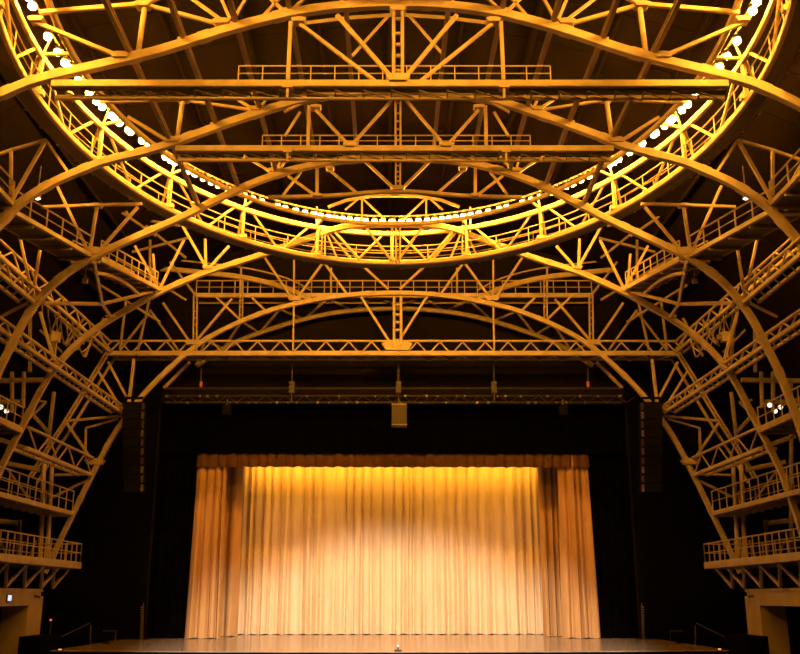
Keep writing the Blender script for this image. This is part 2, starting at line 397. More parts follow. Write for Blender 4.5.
# ------------------------------------------------------------------ longitudinal purlins
def arch_z(k, X):
    a = ARW[k]
    for p, q in zip(a, a[1:]):
        if p.x <= X <= q.x: return p.z + (q.z - p.z) * (X - p.x) / max(1e-6, q.x - p.x)
    return a[0].z
PUR = [(345, 'first'), (289, 'second'), (236, 'third'), (185, 'fourth'), (133, 'fifth')]
for i, (px, nm) in enumerate(PUR):
    for s in (0, 1):
        x = mir(px, 'A') if s else px
        X = P(x, 20, YR['A']).x
        pts = []
        for k in 'ABC': pts.append(V((X, YR[k], arch_z(k, X) + .16)))
        pts.insert(0, V((X, 15.5, pts[0].z)))
        lab = '%s steel purlin %s of the roof centre line, running rib to rib' % (nm, 'right' if s else 'left')
        t = thing('roof_purlin', pts[0], lab, 'beam', 'purlins running between the ribs')
        mb = MB()
        for a, b in zip(pts, pts[1:]): mb.ibeam(a, b, .12, .16)
        mb.build('purlin_beam', STEEL, t)
        for p in pts[1:]: MB().box((p.x - .14, p.y - .12, p.z - .16), (p.x + .14, p.y + .12, p.z - .04)).build('cleat', STEEL, t)

# ------------------------------------------------------------------ lamp ring
RC = V((0.1, 24.95, 0)); RA, RB = 10.12, 14.0
def ell(ph, z, da=0.0): return V((RC.x + (RA + da) * math.sin(ph), RC.y + (RB + da) * math.cos(ph), z))
ZL, ZU, ZD = CAM.z + 15.53, CAM.z + 15.02, CAM.z + 13.68
N = 160
ring = thing('lighting_ring', V((RC.x, RC.y, ZD)), 'great oval steel lighting ring with railed walkway hung among the arch ribs', 'lighting ring')
def loop(z, da): return [ell(2 * math.pi * i / N, z, da) for i in range(N)]
MB().sweep(loop(ZU - .04, .0), .12, .20, close=True).build('upper_rim', STEEL, ring)
MB().sweep(loop(ZU + .08, -.85), .16, .16, close=True).build('inner_upper_rim', STEEL, ring)
MB().sweep(loop(ZD, 0), .14, .20, close=True).build('lower_rim', STEEL, ring)
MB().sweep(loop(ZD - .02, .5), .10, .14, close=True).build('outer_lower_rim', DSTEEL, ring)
MB().pipe(loop(ZL + .17, -.22), .035, 6, close=True).build('lamp_pipe', STEEL, ring)
mb = MB()
for i in range(N):
    p0, p1 = 2 * math.pi * i / N, 2 * math.pi * (i + 1) / N
    mb.plate([ell(p0, ZD - .05, .05), ell(p1, ZD - .05, .05), ell(p1, ZD - .05, .46), ell(p0, ZD - .05, .46)], V((0, 0, 1)), .04)
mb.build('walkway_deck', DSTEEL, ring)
for i in range(80):
    a = ell(2 * math.pi * (i + .5) / 80, ZD - .08, .56); MB().tube(a, a + V((0, 0, .09)), .05, 6).build('deck_bolt', STEEL, ring)
rail_run(ring, loop(ZD + .1, -.02), .62, 50, .02, close=True)
rail_run(ring, loop(ZD + .1, .52), .62, 50, .02, close=True, name='outer_handrail')
NP = 20
for i in range(NP):
    ph = 2 * math.pi * i / NP; d = 2 * math.pi / NP
    a, b = ell(ph, ZD, .02), ell(ph, ZU, .02)
    MB().bar(a, b, .13, .13, V((0, 1, 0))).build('post', STEEL, ring)
    o = ell(ph, ZD, .5); MB().bar(o, ell(ph, ZU, .1), .09, .09, V((0, 1, 0))).build('raker', STEEL, ring)
    MB().bar(ell(ph, ZU + .05, 0), ell(ph, ZU + .08, -.85), .1, .1).build('rim_tie', STEEL, ring)
    MB().bar(ell(ph + d * .1, ZU, .02), ell(ph + d * .48, ZD, .02), .085, .085, V((0, 1, 0))).build(D_, STEEL, ring)
    MB().bar(ell(ph + d * .9, ZU, .02), ell(ph + d * .52, ZD, .02), .085, .085, V((0, 1, 0))).build(D_, STEEL, ring)
    mb = MB(); c = ell(ph, ZD + .12, .0)
    mb.box((c.x - .16, c.y - .10, c.z - .05), (c.x + .16, c.y + .10, c.z + .1)); mb.build('node_block', STEEL, ring)
    MB().bar(ell(ph, ZU - .03, .02), ell(ph, ZL + .17, -.22), .06, .06, V((0, 1, 0))).build('lamp_pipe_stanchion', STEEL, ring)

# lamps round the ring: each one a thing
LPX = [(22, 4), (45, 35.5), (56, 51.5), (65, 62), (68, 67), (79, 79.5), (90, 92), (98, 100), (105, 105.5), (111, 115), (117, 117), (124, 121), (130, 129), (137, 129), (147, 138), (153, 143), (160, 146.5), (166, 156), (172, 158.5), (178, 160), (192, 168), (199, 171), (207, 175), (215, 178.5), (222, 181.5), (231, 185.5), (237, 188), (246, 193), (254.5, 196), (263, 199), (278.5, 204), (286, 206), (297, 208), (306, 210.5), (314.5, 212), (321.5, 213.5), (329, 214.5), (336, 215.2), (343, 216), (350, 217), (357.5, 217.5), (366, 218), (375, 218.5), (383, 219), (391.5, 219.5)]
def ang(x, y):
    p = PZ(x, y, ZL - .05); return math.atan2((p.x - RC.x) / (RA - .22), (p.y - RC.y) / (RB - .22))
lamps = []
for j, (x, y) in enumerate(reversed(LPX)):
    ph = ang(x, y); lamps.append((-1, j, ph)); 
for j, (x, y) in enumerate(reversed(LPX)):
    lamps.append((1, j, -ang(x, y)))
last = min(l[2] for l in lamps)
ph = last - .031; j = len(LPX)  # unseen near half of the ring: lamps added, spaced to brighten the nearest rib
while ph > -math.pi:
    lamps.append((-1, j, ph)); lamps.append((1, j, -ph)); ph -= .031; j += 1
def lamp_meshes():
    can = MB(); n = 12
    prof = [(.04, .16), (.09, .14), (.108, .07), (.122, .01), (.115, .01)]
    can.rings([[V((math.cos(2 * math.pi * k / n) * r, math.sin(2 * math.pi * k / n) * r, z)) for k in range(n)] for r, z in prof], cap=False)
    bulb = MB()
    pr = [(.10, .012), (.114, -.05), (.102, -.11), (.06, -.145), (.015, -.158)]
    bulb.rings([[V((math.cos(2 * math.pi * k / 10) * r, math.sin(2 * math.pi * k / 10) * r, z)) for k in range(10)] for r, z in pr])
    yoke = MB(); yoke.pipe([V((-.14, 0, .06)), V((-.14, 0, .2)), V((0, 0, .23)), V((.14, 0, .2)), V((.14, 0, .06))], .012, 5)
    return can, bulb, yoke
can, bulb, yoke = lamp_meshes()
proto = None
for s, j, ph in lamps:
    p = ell(ph, ZL - .03, -.22)
    lab = 'glowing amber flood lamp on the ring, %s lamp %s of the ring middle' % (ORD[j], 'left' if s < 0 else 'right')
    if proto is None:
        proto = thing('flood_lamp', V((0, 0, 0)), lab, 'lamp', 'glowing lamps round the lighting ring')
        ho = can.build('housing', CAN, proto, True); bu = bulb.build('bulb', BULB, ho, True); yo = yoke.build('yoke', CAN, proto)
        o = proto
    else:
        o = proto.copy(); COL.objects.link(o); o['label'] = lab
        for c in (ho, yo):
            d = c.copy(); COL.objects.link(d); d.parent = o
            if c is ho: e = bu.copy(); COL.objects.link(e); e.parent = d
    o.location = p; o.rotation_euler = (0, 0, -ph)

# ------------------------------------------------------------------ side galleries and girders running along the hall
def along(x, y, Y0, Y1):
    a = P(x, y, Y0); return a, V((a.x, Y1, a.z))

def lattice(side, lab, top, bot, Yn, Yf, k, cell=.55, wd=.16, deep=.5):
    fx = (lambda x: mir(x, k)) if side else (lambda x: x)
    b1 = P(fx(bot[0]), bot[1], Yf); t1 = P(fx(top[0]), top[1], Yf); t1.x = b1.x
    b0 = V((b1.x, Yn, b1.z)); t0 = V((t1.x, Yn, t1.z))
    t = thing('side_lattice_girder', b1, lab, 'girder')
    MB().bar(b0, b1, wd, wd).build('bottom_chord', STEEL, t); MB().bar(t0, t1, wd * .8, wd * .6).build('top_chord', STEEL, t)
    ox = V((deep * (1 if side else -1), 0, 0))
    MB().bar(b0 + ox, b1 + ox, wd * .8, wd * .8).build('outer_chord', STEEL, t)
    mb = MB(); n = int((Yf - Yn) / cell)
    for i in range(n):
        p, q = i / n, (i + 1) / n
        if i % 2: mb.bar(b0.lerp(b1, p), t0.lerp(t1, q), .06, .06)
        else: mb.bar(t0.lerp(t1, p), b0.lerp(b1, q), .06, .06)
        mb.bar(b0.lerp(b1, p), b0.lerp(b1, q) + ox, .05, .05)
    mb.build('zigzag_bars', STEEL, t)
    return t

def gallery(side, lab, pt, Yn, Yf, k, hgt, posts, wd=1.0, h=.2, pt0=None, Y0k=None, name='side_gallery'):
    fx = (lambda x: mir(x, k)) if side else (lambda x: x)
    b = P(fx(pt[0]), pt[1], Yf); a = V((b.x, Yn, b.z))
    if pt0: a = P(mir(pt0[0], Y0k) if side else pt0[0], pt0[1], Yn)
    t = thing(name, b, lab, 'gallery')
    o = V((wd * (1 if side else -1), 0, 0))
    MB().bar(a, b, .14, h, ch=.08).build('edge_beam', STEEL, t)
    MB().bar(a + o, b + o, .12, h * .8).build('outer_beam', STEEL, t)
    mb = MB(); mb.plate([a + o * .07 + V((0, 0, -.03)), b + o * .07 + V((0, 0, -.03)), b + o * .95 + V((0, 0, -.03)), a + o * .95 + V((0, 0, -.03))], V((0, 0, 1)), .05); mb.build('deck', DSTEEL, t)
    n = max(3, int((b - a).length / 1.0))
    for i in range(n + 1): p = a.lerp(b, i / n) + V((0, 0, -.12)); MB().bar(p, p + o, .07, .1).build('deck_joist', STEEL, t)
    up = V((0, 0, h / 2))
    rail_run(t, [a + up, b + up], hgt, posts, .026)
    rail_run(t, [a + o + up, b + o + up], hgt, max(3, posts // 2), .026, name='outer_handrail')
    return t, a, b, o
for s in (0, 1):
    sd = 'right' if s else 'left'
    lattice(s, 'long lattice girder on the %s side, climbing toward the camera above the lit balcony' % sd, (121, 405), (121, 412.5), 26, 47.3, 'E', .62)
    lattice(s, 'upper lattice girder on the %s side, ending at the third rib' % sd, (33, 288), (33, 301.5), 21.5, 31.6, 'C', .6, .15)
    lattice(s, 'dim lattice girder on the %s side between the third rib and the far girder' % sd, (110, 342), (110, 352.5), 32.0, 47.0, 'E', .9, .14, .4)
    lattice(s, 'low pipe girder on the %s side, meeting the farthest rib below its knee' % sd, (87, 457.5), (91, 475), 38.6, 47.3, 'E', 1.1, .17, .6)
    lattice(s, 'dim high girder on the %s side behind the upper railed gallery' % sd, (-30, 180), (-28, 196), 15, 27.0, 'B', .7, .13, .5)
    gallery(s, 'upper railed gallery on the %s side between the second and third ribs' % sd, (90, 255.5), 27.3, 31.7, 'C', .62, 6, 1.1, .15, (12, 211), 'B')
    gallery(s, 'top railed gallery on the %s side between the nearest and second ribs' % sd, (12, 204), 15, 27.1, 'B', .62, 10, 1.0, .15)
    gallery(s, 'railed gallery on the %s side between the third and fourth ribs' % sd, (157, 288), 32.0, 38.2, 'D', .6, 9, 1.0, .17, (100, 259), 'C')
    gallery(s, 'lit balcony on the %s edge carrying white spotlights' % sd, (21, 430), 28, 38.3, 'D', .78, 14, 1.4, .24, name='lit_balcony')
    gallery(s, 'middle railed gallery on the %s side, above the lowest balcony' % sd, (72, 513.5), 34, 47.2, 'E', .95, 14, 1.3, .2)
    t, a, b, o = gallery(s, 'lowest railed balcony on the %s side, above the concrete portal' % sd, (80, 565.5), 33, 46.2, 'E', .82, 20, 2.2, .3, name='low_balcony')
    rail_run(t, [b + V((0, 0, .15)), b + o + V((0, 0, .15))], .82, 4, .026, name='end_handrail')
    MB().bar(b, b + o, .14, .3).build('end_beam', STEEL, t)
    # brackets under it
    for i, yy in enumerate((34.5, 36.5, 38.5, 40.5, 42.5, 44.0)):
        q = V((a.x + o.x * .2, yy, a.z - .15)); e = V((a.x + o.x * .35, yy + 1.0, a.z - 1.0))
        MB().bar(q, e, .14, .14).build('bracket', STEEL, t)
        MB().bar(V((q.x, yy + 2.0, q.z)), e, .14, .14).build('bracket', STEEL, t)
    # curved bracing arc outside rib C
    L = [(97, 260), (108, 262), (120, 267), (131, 275), (140, 284)]
    pts = smooth_pts([P(mir(x, 'C') if s else x, y, 32.2 + i * 1.3) for i, (x, y) in enumerate(L)])
    t = thing('curved_brace', pts[0], 'short curved brace leaving the third rib on the %s side' % sd, 'brace')
    MB().sweep(pts, .14, .18).build('arc_bar', STEEL, t)
    MB().sweep([p + V((0, .1, -.45)) for p in pts], .1, .12).build('lower_arc_bar', STEEL, t)
    # columns, joists behind, in the dark side bays
    t = thing('side_bay_frame', P(mir(20, 'E') if s else 20, 560, 46), 'dim steel post and beam frame in the dark %s side bay' % sd, 'frame')
    fx = (lambda x: mir(x, 'E')) if s else (lambda x: x)
    for x1, y1, x2, y2, yy in [(12, 372, 12, 412, 44), (24, 372, 23, 408, 44), (20, 520, 17, 562, 46), (54, 392, 48, 445, 45), (33, 415, 48, 432, 45), (-6, 380, -6, 560, 46), (30, 300, 30, 372, 46), (52, 330, 54, 360, 44)]:
        MB().bar(P(fx(x1), y1, yy), P(fx(x2), y2, yy), .16, .16, V((0, 1, 0))).build('post', SHADEST, t)
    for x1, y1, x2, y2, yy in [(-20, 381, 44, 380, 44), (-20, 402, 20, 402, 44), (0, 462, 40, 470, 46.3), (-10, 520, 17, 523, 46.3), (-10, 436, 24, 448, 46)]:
        MB().bar(P(fx(x1), y1, yy), P(fx(x2), y2, yy), .16, .22).build('beam', SHADEST, t)
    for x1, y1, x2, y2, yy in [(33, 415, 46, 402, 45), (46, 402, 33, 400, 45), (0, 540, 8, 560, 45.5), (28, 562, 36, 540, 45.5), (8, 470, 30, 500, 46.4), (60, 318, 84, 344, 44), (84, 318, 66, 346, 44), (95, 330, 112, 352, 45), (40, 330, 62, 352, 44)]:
        MB().bar(P(fx(x1), y1, yy), P(fx(x2), y2, yy), .1, .1).build('brace', SHADEST, t)
    # spotlights on the lit balcony
    for i, (x, y) in enumerate([(1, 407), (6.5, 411)] + ([(12, 405)] if s else [])):
        p = P(mir(x, 'D') + (1 if s else 0) if s else x, y, 37 - i * .1)
        nm = ['outer', 'inner', 'middle'][i]
        t = thing('spotlight', p, '%s white spotlight glowing on the %s lit balcony' % (nm, sd), 'spotlight', 'white spotlights on the side balconies')
        MB().tube(p + V((0, .22, .05)), p, .07, 10, .10).build('housing', CAN, t)
        MB().tube(p + V((0, .01, 0)), p + V((0, -.02, 0)), .095, 12, .085).build('lens', WHITEBULB, t)
        MB().bar(p + V((0, .12, 0)), p + V((0, .12, -.5)), .03, .03).build('stand', CAN, t)
    # small downlight by rib B
    p = P(mir(37.5, 'B') if s else 37.5, 198.5, 30.5)
    t = thing('downlight', p, 'small white downlight behind the second rib on the %s side' % sd, 'lamp')
    MB().tube(p + V((0, 0, .18)), p, .08, 10, .12).build('housing', CAN, t); MB().tube(p, p + V((0, 0, -.04)), .11, 12, .06).build('lens', WHITEBULB, t)
    MB().bar(p + V((0, 0, .16)), p + V((0, 0, 1.2)), .03, .03).build('hanger', CAN, t)
    # junction box below the upper gallery
    p = P(mir(85, 'C') if s else 85, 281, 33.5)
    t = thing('junction_box', p, 'small square junction box under the upper gallery on the %s side' % sd, 'box')
    MB().box(p - V((.09, .07, .09)), p + V((.09, .07, .09))).build('case', STEEL, t); MB().bar(p, p + V((0, 0, 1.0)), .03, .03).build('conduit', STEEL, t)

for s in (0, 1):
    sd = 'right' if s else 'left'
    t = thing('side_roof_bracing', P(786 - 60 if s else 60, 180, 40), 'dim crossing roof braces outside the lamp ring on the %s side' % sd, 'bracing')
    fx = (lambda x: 787 - x) if s else (lambda x: x)
    for x1, y1, x2, y2, yy in [(-10, 108, 24, 108, 36), (0, 116, 20, 124, 36), (-5, 95, 42, 150, 37), (28, 122, 66, 166, 38), (14, 132, 50, 131, 37), (60, 176, 104, 193, 40), (66, 184, 140, 181, 40), (82, 158, 128, 214, 41), (104, 200, 156, 236, 41), (-8, 60, 34, 96, 35), (146, 226, 186, 258, 43), (112, 214, 180, 226, 43), (132, 252, 188, 238, 43), (60, 172, 72, 214, 40), (150, 240, 150, 290, 43), (116, 258, 186, 300, 44), (170, 262, 196, 296, 45), (100, 285, 160, 322, 44), (126, 300, 120, 350, 45), (150, 296, 138, 350, 46), (84, 356, 104, 318, 45), (150, 310, 178, 350, 46), (120, 350, 150, 312, 46)]:
        MB().bar(P(fx(x1), y1, yy), P(fx(x2), y2, yy), .11, .11).build('brace', SHADEST, t)
for s in (0, 1):
    fx = (lambda x: mir(x, 'D')) if s else (lambda x: x)
    sd = 'right' if s else 'left'
    t = thing('cable_bundle', P(fx(58), 300, 40), 'tangle of drooping cables under the girders on the %s side' % sd, 'cables')
    rnd = random.Random(21)
    for i in range(7):
        x0 = 42 + i * 6; a = P(fx(x0), 304 + i * 3, 40.5); b = P(fx(x0 + 16 + rnd.uniform(-3, 5)), 318 + i * 4, 42)
        pts = [a.lerp(b, q / 8) - V((0, 0, rnd.uniform(.8, 1.3) * 4 * (q / 8) * (1 - q / 8))) for q in range(9)]
        MB().pipe(smooth_pts(pts, 1), .03, 5).build('cable', SHADEST, t)
    c = P(fx(56), 337, 41)
    t = thing('chain_motor', c, 'small chain motor hanging among the cables on the %s side' % sd, 'hoist')
    MB().box(c - V((.16, .14, .22)), c + V((.16, .14, .22))).build('motor_body', STEEL, t)
    MB().tube(c + V((0, 0, .2)), c + V((0, 0, 1.7)), .025, 6).build('chain', STEEL, t); MB().tube(c + V((.05, 0, -.2)), c + V((.05, 0, -1.6)), .025, 6).build('lower_chain', STEEL, t)
    MB().box(c + V((-.34, -.1, -.12)), c + V((-.17, .1, .1))).build('chain_bag', SHADEST, t)

# ------------------------------------------------------------------ setting: floor, stage, walls, roof
SZ = CAM.z - 2.0                                                    # stage level
mb = MB(); mb.box((-26, -6, -.2), (26, 61, 0)); struct('floor', mb, HOUSE)
mb = MB()                                                           # apron with slightly bowed front edge
fr = []
for i in range(25):
    u = -1 + 2 * i / 24; fr.append((u * 13.2 + .1, 38.6 + 1.1 * u * u))
top = [V((x, y, SZ)) for x, y in fr] + [V((13.3, 60, SZ)), V((-13.1, 60, SZ))]
bot = [V((p.x, p.y, SZ - .03)) for p in top]
mb.rings([bot, top]); struct('floor_stage', mb, STAGE)
mb = MB(); mb.rings([[V((p.x * .998, p.y + .02, 0)) for p in top], [V((p.x * .998, p.y + .02, SZ - .03)) for p in top]]); struct('wall_stage_front', mb, BWALL)
YWL = 50.0
xl = P(151.5, 540, YWL).x; xr = P(634, 540, YWL).x; zh = P(393, 404, YWL).z
mb = MB(); mb.box((-26, YWL, 0), (xl, YWL + .5, zh + 6)); struct('wall_left_of_stage', mb, BWALL)
mb = MB(); mb.box((xr, YWL, 0), (26, YWL + .5, zh + 6)); struct('wall_right_of_stage', mb, BWALL)
mb = MB(); mb.box((xl, YWL, zh), (xr, YWL + .5, zh + 6)); struct('wall_above_stage', mb, UPWALL)
mb = MB(); mb.box((-26, YWL, zh + 6), (26, YWL + .5, 26)); struct('wall_gable', mb, UPWALL)
mb = MB(); mb.box((-26, 60, 0), (26, 60.3, 20)); struct('wall_backstage', mb, BLACK)
for sg, nm in ((-1, 'left'), (1, 'right')):
    mb = MB(); mb.box((min(sg * 22, sg * 22.4), -6, 0), (max(sg * 22, sg * 22.4), 58, 15)); struct('wall_' + nm, mb, BWALL)
    # proscenium edge trim: slim reveal strip
    x = xl if sg < 0 else xr
    mb = MB(); mb.box((x - .05, YWL - .08, SZ), (x + .05, YWL, zh)); struct('trim_' + nm, mb, UPWALL)
RP = [(-22.4, 11), (-19, 15.5), (-15, 18.6), (-10, 21), (-5, 22.4), (0, 23)]
RP = RP + [(-x, z) for x, z in RP[-2::-1]]
mb = MB()
for (x0, z0), (x1, z1) in zip(RP, RP[1:]):
    for i in range(22):
        y0 = -6 + i * 2.6; y1 = y0 + 2.57
        mb.plate([V((x0, y0, z0)), V((x1, y0, z1)), V((x1, y1, z1)), V((x0, y1, z0))], V((0, 0, 1)), .15)
struct('ceiling', mb, ROOF)
mb = MB()
for x, z in RP[1:-1]: mb.bar(V((x, -6, z - .25)), V((x, 50, z - .25)), .2, .3)
for (x0, z0), (x1, z1) in zip(RP, RP[1:]):
    xm, zm = (x0 + x1) / 2, (z0 + z1) / 2; mb.bar(V((xm, -6, zm - .2)), V((xm, 50, zm - .2)), .12, .2)
struct('trim_roof', mb, ROOF)

# ------------------------------------------------------------------ curtains
def drape(name, x0, x1, y, zb, zt, wmin, wmax, amp, m, seed, label, cat, group=None, parent=None, flare=0.0, knots=None):
    rnd = random.Random(seed)
    ks = [x0]; am = []
    while ks[-1] < x1 - wmin * .6:
        w = rnd.uniform(wmin, wmax); ks.append(min(x1, ks[-1] + w)); am.append(rnd.uniform(.45, 1.0) * amp)
    if ks[-1] < x1: ks[-1] = x1
    if knots: ks = knots; am = [rnd.uniform(.6, 1.0) * amp for _ in ks]
    cols = []
    sub = 14
    for (a, b), A in zip(zip(ks, ks[1:]), am):
        sk = rnd.uniform(.75, 1.35)
        tl = rnd.uniform(-.7, .7); pw = rnd.uniform(3.0, 7.0); rp = rnd.choice((3, 4, 5, 6))
        for i in range(sub):
            t = i / sub; e = 1 - abs(2 * t - 1) ** pw
            cols.append((a + (b - a) * (t + .10 * math.sin(2 * math.pi * t)), A * e * (1 + tl * (t - .5)) + .035 * A * math.sin(rp * math.pi * t) * e, 0))
    cols.append((x1, 0, 0))
    R = 14; vs = []; fs = []
    xm = (x0 + x1) / 2
    for r in range(R + 1):
        v = r / R; z = zt + (zb - zt) * v
        g = .55 + .45 * v
        for i, (x, d, j) in enumerate(cols):
            sw = .03 * math.sin(2.2 * v + x * 1.7) * v
            vs.append((x + sw + flare * v * (x - xm), y - d * g + .05 * amp * math.sin(x * 5 + v * 3), z + (.02 * math.sin(x * 9) if r == R else 0)))
    n = len(cols)
    for r in range(R):
        for i in range(n - 1): fs.append((r * n + i, r * n + i + 1, (r + 1) * n + i + 1, (r + 1) * n + i))
    mb = MB(); mb.add(vs, fs)
    o = mb.build(name, m, parent, True)
    if label: tag(o, label, cat, group)
    return o
YC = 56.3
X = lambda px, y, Y: P(px, y, Y).x
Zp = lambda y, Y: P(393, y, Y).z
zt = Zp(452, YC)
drape('stage_curtain', X(236, 560, YC), X(410, 560, YC), YC, SZ + .03, zt, .4, 1.0, .55, CURT, 3, 'gold main stage curtain, left half from centre parting, brightly lit', 'curtain', knots=[X(q, 560, YC) for q in (236, 246, 252, 262, 270, 279, 289, 303, 312, 321, 334, 346, 354, 362, 371, 382, 394, 403, 410)])
drape('stage_curtain', X(408, 560, YC + .1), X(556, 560, YC), YC + .08, SZ + .03, zt, .4, 1.0, .55, CURT, 11, 'gold main stage curtain, right half from centre parting, brightly lit', 'curtain', knots=[X(q, 560, YC) for q in (408, 413.5, 424, 435, 447, 457, 468, 479, 493, 506, 518, 526, 534, 545, 556)])
drape('side_curtain', X(217, 560, 53.5), X(240, 560, 53.5), 53.55, SZ + .03, zt, .34, .6, .55, LEGC, 5, 'narrow amber curtain leg between outer left leg and gold main curtain', 'curtain')
drape('side_curtain', X(191, 560, 51.0), X(222, 560, 51.0), 51.05, SZ + .03, zt, .34, .6, .55, LEGC, 6, 'outermost amber curtain leg at the left edge of the stage', 'curtain', flare=.16)
drape('side_curtain', X(541, 560, 53.5), X(566, 560, 53.5), 53.55, SZ + .03, zt, .34, .6, .55, LEGC, 8, 'narrow amber curtain leg between outer right leg and gold main curtain', 'curtain')
drape('side_curtain', X(562, 560, 51.0), X(594, 560, 51.0), 51.05, SZ + .03, zt, .34, .6, .55, LEGC, 9, 'outermost amber curtain leg at the right edge of the stage', 'curtain', flare=.16)
YV = 50.75
drape('curtain_valance', X(197, 460, YV), X(589, 460, YV), YV, Zp(467.5, YV), Zp(452, YV), .45, .62, .20, VALC, 12, 'rust coloured pleated valance across the top of the gold curtain', 'valance')
drape('border_drape', xl, xr, 50.58, Zp(453.5, 50.55), zh + .5, .5, .9, .05, BLACK, 13, 'black border drape above the rust valance', 'curtain')
drape('black_side_drape', xl - .2, X(193, 560, 50.9), 50.95, SZ + .02, zh + .4, .25, .5, .12, BLACK, 14, 'black side drape left of the amber curtain legs', 'curtain')
drape('black_side_drape', X(592, 560, 50.9), xr + .2, 50.95, SZ + .02, zh + .4, .25, .5, .12, BLACK, 15, 'black side drape right of the amber curtain legs', 'curtain')

p = P(394, 457, 55.2)
t = thing('strip_light', p, 'amber strip light hidden behind the rust valance', 'strip light')
MB().box((p.x - 8.4, 55.05, p.z + .12), (p.x + 8.4, 55.4, p.z + .3)).build('housing', CAN, t)
for dx in (-8, 0, 8): MB().tube(V((p.x + dx, 55.2, p.z + .28)), V((p.x + dx, 55.2, p.z + 3.5)), .03, 6).build('hanger', CAN, t)
# ------------------------------------------------------------------ hanging pipes, speakers
YP = 48.6
t = thing('lighting_batten', P(394, 396, YP), 'black lighting batten of three pipes hung across above the stage opening', 'batten')
for i, (y, dy) in enumerate(((388.5, .0), (396, .3), (402.5, 0))):
    MB().tube(P(165, y, YP + dy), P(622, y, YP + dy), .05, 8).build('pipe', PIPE, t)
rnd = random.Random(4)
for i in range(46):
    x = 168 + i * 10 + rnd.uniform(-3, 3); y = rnd.choice((396, 402.5))
    p = P(x, y, YP - .06); s = rnd.uniform(.03, .06)
    MB().box((p.x - s, p.y - s, p.z - s), (p.x + s, p.y + s * 3, p.z + s)).build('pipe_clamp', ALU, t)
mb = MB()
for i in range(24):
    x = 168 + i * 19.5; mb.bar(P(x, 396, YP + .3), P(x + 10, 402.5, YP), .03, .03); mb.bar(P(x + 10, 402.5, YP), P(x + 19.5, 396, YP + .3), .03, .03)
mb.build('cross_bars', PIPE, t)
for x, nm in ((292, 'left'), (398.5, 'centre'), (494, 'right')):
    p = P(x, 386, YP)
    t = thing('chain_hoist', p, '%s chain hoist hanging from the lattice girder to the batten' % nm, 'hoist')
    MB().tube(P(x, 352, YP), P(x, 384, YP), .035 if nm != 'centre' else .07, 8).build('chain', PIPE if nm != 'centre' else CABBR, t)
    MB().box((p.x - .13, p.y - .13, p.z - .38), (p.x + .13, p.y + .13, p.z + .22)).build('motor', CABBR if nm == 'centre' else PIPE, t)
    mb = MB(); mb.tube(p + V((-.1, -.14, .1)), p + V((.1, -.14, .1)), .04, 8); mb.tube(p + V((0, 0, -.22)), p + V((0, 0, -.8)), .03, 6); mb.build('hook', ALU, t)
for x in (201, 588):
    p = P(x, 387, YP)
    t = thing('pick_up_line', p, 'thin %s pick-up line with an orange tag above the batten' % ('left' if x < 300 else 'right'), 'cable')
    MB().tube(P(x, 356, YP), p, .02, 6).build('line', PIPE, t)
    MB().box(p + V((-.06, -.05, .0)), p + V((.06, .05, .28))).build('tag', HAZARD, t)
# centre speaker
p0 = P(391.5, 405, 47.9); p1 = P(407, 426, 47.9)
t = thing('centre_speaker', V(((p0.x + p1.x) / 2, 47.9, p1.z)), 'brown box loudspeaker hung at the centre above the stage opening', 'speaker')
mb = MB(); mb.box((p0.x, 47.7, p1.z), (p1.x, 48.4, p0.z)); o = mb.build('cabinet', CABBR, t); bv = o.modifiers.new('bevel', 'BEVEL'); bv.width = .025; bv.segments = 2
mb = MB(); mb.box((p0.x + .04, 47.68, p1.z + .09), (p1.x - .04, 47.72, p0.z - .06)); mb.build('grille', CABBR, t)
mb = MB(); mb.box((p0.x + .01, 47.66, p1.z + .01), (p1.x - .01, 47.71, p1.z + .06)); mb.build('lip', GRILL, t)
mb = MB(); mb.box((p0.x + .01, 47.66, p0.z - .03), (p1.x - .01, 47.75, p0.z + .03)); mb.bar(V((t.location.x, 48, p0.z)), V((t.location.x, 48.3, p0.z + .35)), .1, .06); mb.build('fly_bar', ALU, t)
# small hanging fixtures
for x, s in ((227, 'left'), (563, 'right')):
    p = P(x, 410, YP)
    t = thing('hanging_fixture', p, 'small black fixture hung under the %s end of the batten' % s, 'light fixture')
    MB().box(p - V((.2, .2, .25)), p + V((.2, .2, .25))).build('body', CABB, t); MB().bar(p, p + V((0, 0, .55)), .05, .05).build('clamp', ALU, t)
    MB().tube(p + V((0, -.24, 0)), p + V((0, -.18, 0)), .13, 12).build('lens', CABB, t)
